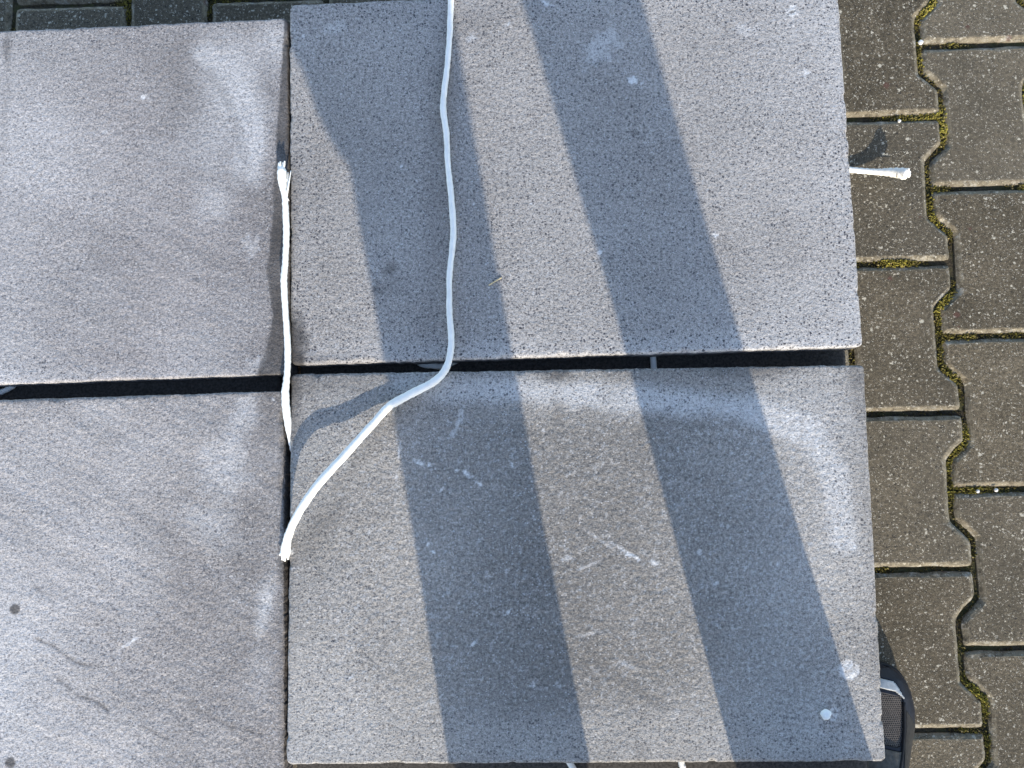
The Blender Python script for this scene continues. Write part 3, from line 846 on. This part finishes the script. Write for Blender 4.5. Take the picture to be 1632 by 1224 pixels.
strands(short_rope, rp((-0.2600, 0.2729), zj), [(rp((-0.2602, 0.2924), zj), Vector((-.0016, .001, 0))), (rp((-0.2575, 0.2680), zj), Vector((0, 0, .001)))], .0006)

# rope end that sticks out from under the stack on the right
z0 = .006
stub_pts = [rp((0.3764, 0.3840), .0060), rp((0.4138, 0.3793), .0070), rp((0.4378, 0.3758), .0085), rp((0.4608, 0.3715), .014), rp((0.4826, 0.3665), .024), rp((0.4931, 0.3610), .033)]
def rstub(t): return .0038 + .0034 * sstep(.55, .95, t)
stub = rope('white_rope', stub_pts, rstub, 'short white rope end sticking out over the pavers beside the upper right slab')
bs = stub_pts[3]
strands(stub, bs, [(rp((0.4970, 0.3587), .021), Vector((0, -.001, .001)))], .0012)
bs = stub_pts[-1]
strands(stub, bs, [(bs + Vector((.0045, .003, .002)), Vector((0, 0, .0))), (bs + Vector((.005, -.001, .001)), Vector((0, 0, 0))), (bs + Vector((.004, -.004, 0)), Vector((0, 0, 0))), (bs + Vector((.001, .006, .005)), Vector((0, 0, 0)))], .0030)

# ropes used as spacers between the two layers
zs = Z2 + .0034
rope('white_rope', [rp((0.1306, 0.2922), zs), rp((0.1335, 0.1229), zs), rp((0.1352, 0.0987), zs), rp((0.1449, -0.0872), zs), rp((0.1563, -0.3009), zs), rp((0.1590, -0.3274), zs), rp((0.1601, -0.3400), zs)], .0033,
     'white spacer rope under the right slabs, its tip showing below the sunlit front edge')
rope('white_rope', [rp((0.0101, -0.2638), zs), rp((0.0317, -0.3051), zs), rp((0.0414, -0.3240), zs), rp((0.0505, -0.3397), zs)], .0033,
     'slanting white rope tip showing under the front edge in the left leg shadow')
rope('white_rope', [rp((-0.1406, 0.1099), zs), rp((-0.1183, 0.0959), zs), rp((-0.1058, 0.0938), zs), rp((-0.0920, 0.0944), zs), rp((-0.0576, 0.1096), zs)], .0034,
     'pale bit of rope down in the gap just left of the long rope')
rope('white_rope', [rp((-0.6122, 0.0835), zs), rp((-0.5900, 0.0680), zs), rp((-0.5828, 0.0666), zs), rp((-0.5622, 0.0792), zs)], .0030, 'dim bit of rope down in the gap at the left edge')

# ------------------------------------------------------------------ small things lying about
V, F = tube(catmull([rp((-0.0429, 0.1756), ZR + .0012), rp((-0.0362, 0.1796), ZR + .0016), rp((-0.0295, 0.1837), ZR + .0012)], 6), .0007, 7)
tag(mesh_obj('straw', V, F, M['straw']), 'tiny pale straw lying on the edge of the left leg shadow', 'straw')

def lump(name, c, r, mat, sq=(1, 1, .7), seed=0):
    bm = bmesh.new()
    bmesh.ops.create_icosphere(bm, subdivisions=3, radius=1.0)
    rr = random.Random(seed); ph = [rr.uniform(0, 6) for _ in range(6)]
    for v in bm.verts:
        d = v.co.normalized()
        k = 1 + .10 * math.sin(3 * d.x + ph[0]) * math.sin(4 * d.y + ph[1]) + .08 * math.sin(7 * d.z + ph[2]) + .05 * math.sin(9 * d.x + 6 * d.y + ph[3])
        v.co = Vector((d.x * sq[0], d.y * sq[1], d.z * sq[2])) * r * k
    me = bpy.data.meshes.new(name); bm.to_mesh(me); bm.free()
    me.materials.append(mat)
    me.polygons.foreach_set('use_smooth', [True] * len(me.polygons))
    o = bpy.data.objects.new(name, me); o.location = c
    return link(o)
p = (0.2956, -0.2620)
tag(lump('plaster_crumb', (p[0], p[1], ZR + .0022), .0050, M['plaster'], (1, 1, .6), 3), 'small round white crumb near the lower right slab corner', 'crumb')
for i, (q, lab, r) in enumerate((((0.4579, -0.0405), 'left one of two white pebbles in the paver joint at the right edge', .0022), ((0.4764, -0.0392), 'right one of two white pebbles in the paver joint at the right edge', .0024),
                                 ((0.3957, 0.3518), 'lone tiny white pebble in the joint above the rope end on the right', .0022), ((0.4223, 0.4391), 'white pebble at the tip of the uppermost paver joint on the right', .0032))):
    # back to ground level
    k = CAM_Z / (CAM_Z - .218)
    tag(lump('pebble', (q[0] * k, q[1] * k, .0005), r, M['pebble'], (1, 1, .8), 10 + i), lab, 'pebble', 'pebbles in the paver joints')

# ------------------------------------------------------------------ the photographer
person = None
def capsules(segs, sub=14):
    """tapered capsules: list of (p0, r0, p1, r1); returns verts, faces"""
    V = []; F = []
    for p0, r0, p1, r1 in segs:
        p0 = Vector(p0); p1 = Vector(p1)
        ax = p1 - p0; L = ax.length
        t = ax.normalized() if L > 1e-6 else Vector((0, 0, 1))
        a = t.orthogonal().normalized(); b = t.cross(a)
        prof = []
        for k in range(1, 6): th = math.pi / 2 * k / 5; prof.append((-r0 * math.cos(th), r0 * math.sin(th)))
        for k in range(0, 5): th = math.pi / 2 * k / 5; prof.append((L + r1 * math.sin(th), r1 * math.cos(th)))
        o = len(V)
        V.append(p0 - t * r0)
        for z, r in prof:
            for k in range(sub):
                th = 2 * math.pi * k / sub
                V.append(p0 + t * z + (a * math.cos(th) + b * math.sin(th)) * r)
        V.append(p1 + t * r1)
        n = len(prof)
        for k in range(sub): F.append((o, o + 1 + (k + 1) % sub, o + 1 + k))
        for i in range(n - 1):
            for k in range(sub):
                q = o + 1 + i * sub
                F.append((q + k, q + (k + 1) % sub, q + sub + (k + 1) % sub, q + sub + k))
        q = o + 1 + (n - 1) * sub
        for k in range(sub): F.append((q + k, q + (k + 1) % sub, len(V) - 1))
    return V, F

def chain(pts):
    return [(pts[i][0], pts[i][1], pts[i + 1][0], pts[i + 1][1]) for i in range(len(pts) - 1)]

def ellipsoid(c, r, n=18):
    V = []; F = []
    for i in range(n + 1):
        ph = math.pi * i / n
        for k in range(n * 2):
            th = math.pi * k / n
            V.append(Vector((c[0] + r[0] * math.sin(ph) * math.cos(th), c[1] + r[1] * math.sin(ph) * math.sin(th), c[2] + r[2] * math.cos(ph))))
    m = n * 2
    for i in range(n):
        for k in range(m): F.append((i * m + k, (i + 1) * m + k, (i + 1) * m + (k + 1) % m, i * m + (k + 1) % m))
    return V, F

def fused(name, parts, mat, voxel, parent=None, smooth=4):
    V = []; F = []
    for v, f in parts:
        o = len(V); V += v; F += [tuple(i + o for i in g) for g in f]
    o = mesh_obj(name, V, F, mat, parent)
    r = o.modifiers.new('fuse', 'REMESH'); r.mode = 'VOXEL'; r.voxel_size = voxel; r.use_smooth_shade = True
    s = o.modifiers.new('soften', 'SMOOTH'); s.factor = .5; s.iterations = smooth
    return o

hipL, hipR = (.105, -.60, .93), (.270, -.53, .93)
legL = [((.050, -.650, .085), .060), ((.056, -.630, .25), .066), ((.060, -.620, .377), .0715), ((.071, -.618, .50), .0685), ((.082, -.616, .62), .0690), ((.094, -.612, .76), .0720), ((.099, -.606, .85), .076), (hipL, .082)]
legR = [((.378, -.492, .085), .056), ((.338, -.505, .22), .063), ((.316, -.500, .316), .0675), ((.308, -.500, .43), .0635), ((.300, -.500, .57), .0605), ((.288, -.500, .735), .0640), ((.280, -.512, .85), .072), (hipR, .082)]
body = []
th = .78
body.append(capsules(chain([(p, r * th) for p, r in legL])))
body.append(capsules(chain([(p, r * th) for p, r in legR])))
torso = [((.185, -.57, .98), .105), ((.18, -.56, 1.06), .110), ((.17, -.535, 1.16), .125), ((.175, -.51, 1.30), .135)]
body.append(capsules(chain(torso)))
neck = ((.185, -.475, 1.45), .052); head = (.185, -.425, 1.585)
shL, shR = (.010, -.52, 1.375), (.340, -.46, 1.375)
body.append(capsules(chain([(shL, .055), ((.175, -.49, 1.39), .07), (shR, .055)])))
body.append(capsules(chain([((.18, -.50, 1.38), .06), neck, ((.185, -.44, 1.54), .052)])))
body.append(ellipsoid(head, (.074, .094, .115)))
# nose, chin, ears: the face looks down at the phone
body.append(capsules([((.185, -.335, 1.575), .013, (.185, -.322, 1.548), .014), ((.165, -.355, 1.495), .02, (.205, -.355, 1.495), .02),
                      ((.112, -.43, 1.600), .012, (.110, -.428, 1.560), .010), ((.258, -.43, 1.600), .012, (.260, -.428, 1.560), .010),
                      ((.170, -.338, 1.520), .008, (.200, -.338, 1.520), .008)]))
# left arm hangs, its hand beside the thigh
elL, wrL = (-.040, -.56, 1.085), (-.015, -.545, .838)
body.append(capsules(chain([(shL, .050), ((-.02, -.55, 1.22), .044), (elL, .040), ((-.030, -.55, .945), .036), (wrL, .027)])))
body.append(capsules([(wrL, .027, (-.012, -.535, .755), .030), ((-.012, -.560, .780), .020, (-.012, -.555, .745), .020), ((-.012, -.515, .780), .018, (-.012, -.512, .750), .018)]))
for k, (dy, ln) in enumerate(((-.034, .060), (-.012, .076), (.010, .080), (.031, .070))):
    b_ = Vector((-.012, -.535 + dy, .746)); m_ = b_ + Vector((.004, 0, -ln * .55)); e_ = m_ + Vector((.012, 0, -ln * .42))
    body.append(capsules(chain([(b_, .0095), (m_, .0088), (e_, .0075)])))
body.append(capsules(chain([((-.010, -.505, .787), .013), ((.0, -.482, .757), .0105), ((.008, -.474, .722), .009)])))
# right arm reaches forward and holds the phone
def PH(x, y, z): return tuple(Vector((0, 0, CAM_Z)) + CAM_R @ Vector((x, y, z)))
elR = (.395, -.30, 1.135); wrR = PH(.185, -.075, .030)
body.append(capsules(chain([(shR, .050), ((.375, -.38, 1.25), .044), (elR, .040), ((.30, -.19, 1.09), .036), (wrR, .027)])))
palm = Vector(PH(.140, -.010, .022))
body.append(capsules([(wrR, .027, tuple(palm), .026), (PH(.145, .020, .020), .017, PH(.135, -.045, .020), .018)]))
for k, (y, ln) in enumerate(((.028, .05), (.008, .056), (-.013, .054), (-.033, .044))):
    body.append(capsules(chain([(PH(.150, y, .012), .0095), (PH(.138, y, -.006), .0088), (PH(.138 - ln * .55, y + .002, -.0075), .0080), (PH(.138 - ln, y + .003, -.0055), .0070)])))
body.append(capsules(chain([(PH(.135, -.045, .024), .013), (PH(.112, -.038, .024), .0105), (PH(.086, -.026, .0205), .009)])))
person = fused('person', body, M['skin'], .0045, None, 3)
tag(person, 'person in dark trousers taking the picture, only a dark sneaker tip shows at lower right', 'person')

trousers = [capsules(chain(legL)), capsules(chain(legR)),
            capsules([(hipL, .085, hipR, .085), ((.125, -.58, .98), .100, (.245, -.545, .98), .100), ((.13, -.575, 1.03), .10, (.235, -.555, 1.03), .10), ((.14, -.615, .96), .085, (.235, -.59, .96), .085)])]
fused('trousers', trousers, M['denim'], .007, person, 3)
jk = [capsules(chain([((.125, -.57, 1.02), .112), ((.12, -.56, 1.10), .118), ((.12, -.53, 1.20), .125), ((.12, -.51, 1.31), .118)])),
      capsules(chain([((.240, -.56, 1.02), .112), ((.23, -.55, 1.10), .118), ((.225, -.525, 1.20), .125), ((.23, -.50, 1.31), .118)])),
      capsules(chain([(shL, .068), ((.175, -.49, 1.395), .085), (shR, .068)])),
      capsules(chain([(shL, .066), ((-.02, -.55, 1.22), .058), (elL, .054), ((-.030, -.55, .945), .047), ((-.02, -.547, .86), .042)])),
      capsules(chain([(shR, .066), ((.375, -.38, 1.25), .058), (elR, .054), ((.30, -.19, 1.09), .047), (tuple(Vector(wrR) * .8 + Vector((.30, -.19, 1.09)) * .2), .040)])),
      capsules([((.165, -.50, 1.42), .066, (.205, -.50, 1.42), .066)]),
      capsules(chain([((.18, -.55, 1.02), .122), ((.178, -.535, 1.16), .138), ((.177, -.508, 1.30), .148)]))]
fused('jacket', jk, M['jacket'], .007, person, 3)
hv = [ellipsoid((.185, -.442, 1.615), (.083, .097, .098)), ellipsoid((.185, -.485, 1.575), (.076, .060, .085))]
fused('hair', hv, M['hair'], .006, person, 1)
for s in (-1, 1):
    v, f = ellipsoid((.185 + s * .031, -.3455, 1.588), (.011, .008, .009), 8)
    mesh_obj('eye', v, f, M['eye'], person)

# sneakers: lofted outline, domed upper split into its panels
OUT = [  # v (from heel), outer half width, inner half width
    (.000, .004, .004), (.004, .018, .018), (.014, .028, .028), (.035, .0345, .034), (.070, .036, .034), (.110, .037, .033),
    (.150, .040, .035), (.180, .0445, .041), (.210, .0485, .046), (.228, .0500, .048), (.245, .0475, .0475), (.262, .0400, .0425),
    (.274, .0320, .0350), (.283, .0235, .0265), (.288, .0160, .018), (.291, .004, .004)]
OV = np.array([o[0] for o in OUT]); OO = np.array([o[1] for o in OUT]); OI = np.array([o[2] for o in OUT])
HV = np.array([0, .03, .07, .11, .15, .18, .21, .24, .262, .28, .291]); HH = np.array([.062, .078, .082, .080, .070, .056, .043, .035, .030, .022, .010])

def sneaker(tip, ang, side, label):
    """tip: world XY of the toe, ang: toe-out, side: +1 right, -1 left"""
    root = empty('sneaker', (0, 0, 0)); root.parent = person
    A = Vector((math.sin(ang), math.cos(ang))); Rr = Vector((math.cos(ang), -math.sin(ang))) * side
    heel = Vector(tip) - A * .291
    def W(u, v, z): q = heel + A * v + Rr * u; return (q.x, q.y, z)
    # sole
    vs = np.concatenate([np.linspace(0, .012, 5), np.linspace(.018, .27, 44), np.linspace(.2735, .291, 9)])
    ring = [(np.interp(v, OV, OO), v) for v in vs] + [(-np.interp(v, OV, OI), v) for v in vs[::-1]]
    N = len(ring)
    lev = [(.90, .001), (.975, .004), (1.0, .010), (1.0, .0205), (.985, .0235), (.94, .0245), (.90, .0235)]
    V = []; F = []
    for s, z in lev:
        for (u, v) in ring:
            zz = z + (.010 * sstep(.23, .291, v) * (1 if z < .012 else .35))
            V.append(W(u * s, .145 + (v - .145) * (1 - (1 - s) * .35), float(zz)))
    for k in range(len(lev) - 1):
        for i in range(N):
            j = (i + 1) % N; F.append((k * N + i, k * N + j, (k + 1) * N + j, (k + 1) * N + i))
    F.append(tuple(range(N))); F.append(tuple((len(lev) - 1) * N + i for i in range(N)))
    sole = mesh_obj('sole', V, F, M['rubber'], root)
    # upper surface
    def up(v, s, off=0):
        k = .945
        o, i = np.interp(v, OV, OO) * k, np.interp(v, OV, OI) * k
        u = s * (o if s > 0 else i)
        h = float(np.interp(v, HV, HH))
        prof = (1 - abs(s) ** 2.6) ** .62 if abs(s) < 1 else 0
        z = .024 + .0035 * float(sstep(.23, .291, v)) + h * prof
        z += .012 * float(sstep(.17, .10, v)) * prof ** 4
        return u, .145 + (v - .145) * .985, z + off
    sv = np.concatenate([np.linspace(0, .12, 30), np.linspace(.122, .291, 130)])
    ss = np.sin(np.linspace(-1, 1, 91) * math.pi / 2)
    P = [[up(v, s) for s in ss] for v in sv]
    def panel(v, s):
        """which panel a point of the upper belongs to, measured from the toe"""
        d = .291 - v - .006
        if d > .17: return 'upper'
        a = abs(s)
        sp = max(s, 0.0)
        c = .0120 + .060 * sp ** 2; th_ = .0052 * (1 - (sp / .46) ** 2) if sp < .46 else 0
        if s > -.6 and abs(d - c) < th_: return 'accent'
        lim = .40 - .05 * float(sstep(.055, .080, d))
        if .0225 + .012 * sp ** 2 < d < .079 - .02 * max(0, sp - .25) and -.62 < s < lim: return 'mesh_panel'
        if d > .083 and -.6 < s < .36 - .10 * float(sstep(.09, .12, d)): return 'vamp'
        if d > .036 + .05 * (a - .47) and a >= .47: return 'side_overlay'
        return 'upper'
    bins = {}
    for i in range(len(sv) - 1):
        for j in range(len(ss) - 1):
            bins.setdefault(panel((sv[i] + sv[i + 1]) / 2, (ss[j] + ss[j + 1]) / 2), []).append((i, j))
    lift = {'upper': 0, 'accent': .0012, 'mesh_panel': -.0010, 'vamp': .0010, 'side_overlay': .0008}
    mats = {'upper': 'synthetic', 'accent': 'accent', 'mesh_panel': 'knit', 'vamp': 'pale_vamp', 'side_overlay': 'grey_overlay'}
    upper = None
    for name in ('upper', 'accent', 'mesh_panel', 'vamp', 'side_overlay'):
        idx = {}; V = []; F = []
        def vid(i, j):
            if (i, j) not in idx:
                u, v, z = P[i][j]
                idx[(i, j)] = len(V); V.append(W(u, v, z + lift[name]))
            return idx[(i, j)]
        for (i, j) in bins.get(name, []):
            F.append((vid(i, j), vid(i, j + 1), vid(i + 1, j + 1), vid(i + 1, j)))
        if not F: continue
        o = mesh_obj(name, V, F, M[mats[name]], root)
        sd = o.modifiers.new('thick', 'SOLIDIFY'); sd.thickness = .0022; sd.offset = -1 if side > 0 else 1
    # piping along the vamp, laces, red pull cord
    for a in (.41,):
        path = [Vector(W(*up(.291 - d, a - .12 * float(sstep(.08, .12, d)), .0008))) for d in np.linspace(.034, .140, 20)]
        v, f = tube(path, .0018, 8); mesh_obj('piping', v, f, M['rubber'], root)
    for k in range(5):
        d = .125 + k * .017
        path = [Vector(W(*up(.291 - d, s, .003))) for s in np.linspace(-.5, .5, 9)]
        v, f = tube(path, .0024, 8); mesh_obj('lace', v, f, M['rubber'], root)
    path = [Vector(W(*up(.291 - d, .20 + .2 * math.sin(d * 60), .0045))) for d in np.linspace(.116, .150, 8)]
    v, f = tube(path, .0022, 8); mesh_obj('pull_cord', v, f, M['red'], root)
    v, f = ellipsoid((0, 0, 0), (.040, .046, .012), 10)
    v = [Vector(W(q.x, .058 + q.y, .098 + q.z)) for q in v]
    mesh_obj('collar', v, f, M['synthetic'], root)
    return root
sneaker((.4412, -.2622), math.radians(12), 1, None)
sneaker((.035, -.440), math.radians(-9), -1, None)

# phone in the right hand, lens looking down
ph = empty('phone', PH(0, 0, 0))
tag(ph, 'black phone held flat in the right hand above the slabs', 'phone')
def phone_part(name, c, size, mat, bev):
    bm = bmesh.new(); bmesh.ops.create_cube(bm, size=1.0)
    for v in bm.verts: v.co = Vector((v.co.x * size[0], v.co.y * size[1], v.co.z * size[2]))
    bmesh.ops.bevel(bm, geom=list(bm.edges), offset=bev, segments=3, profile=.5, affect='EDGES')
    me = bpy.data.meshes.new(name); bm.to_mesh(me); bm.free(); me.materials.append(M[mat])
    o = bpy.data.objects.new(name, me); link(o, ph)
    o.matrix_local = CAM_R.to_4x4() @ Matrix.Translation(c)
phone_part('body', (.060, -.018, .0080), (.147, .0715, .0078), 'phone', .003)
phone_part('screen', (.060, -.018, .0122), (.141, .066, .0006), 'glass', .0002)
phone_part('camera_bump', (.002, 0.0, .0034), (.030, .030, .0016), 'glass', .0005)
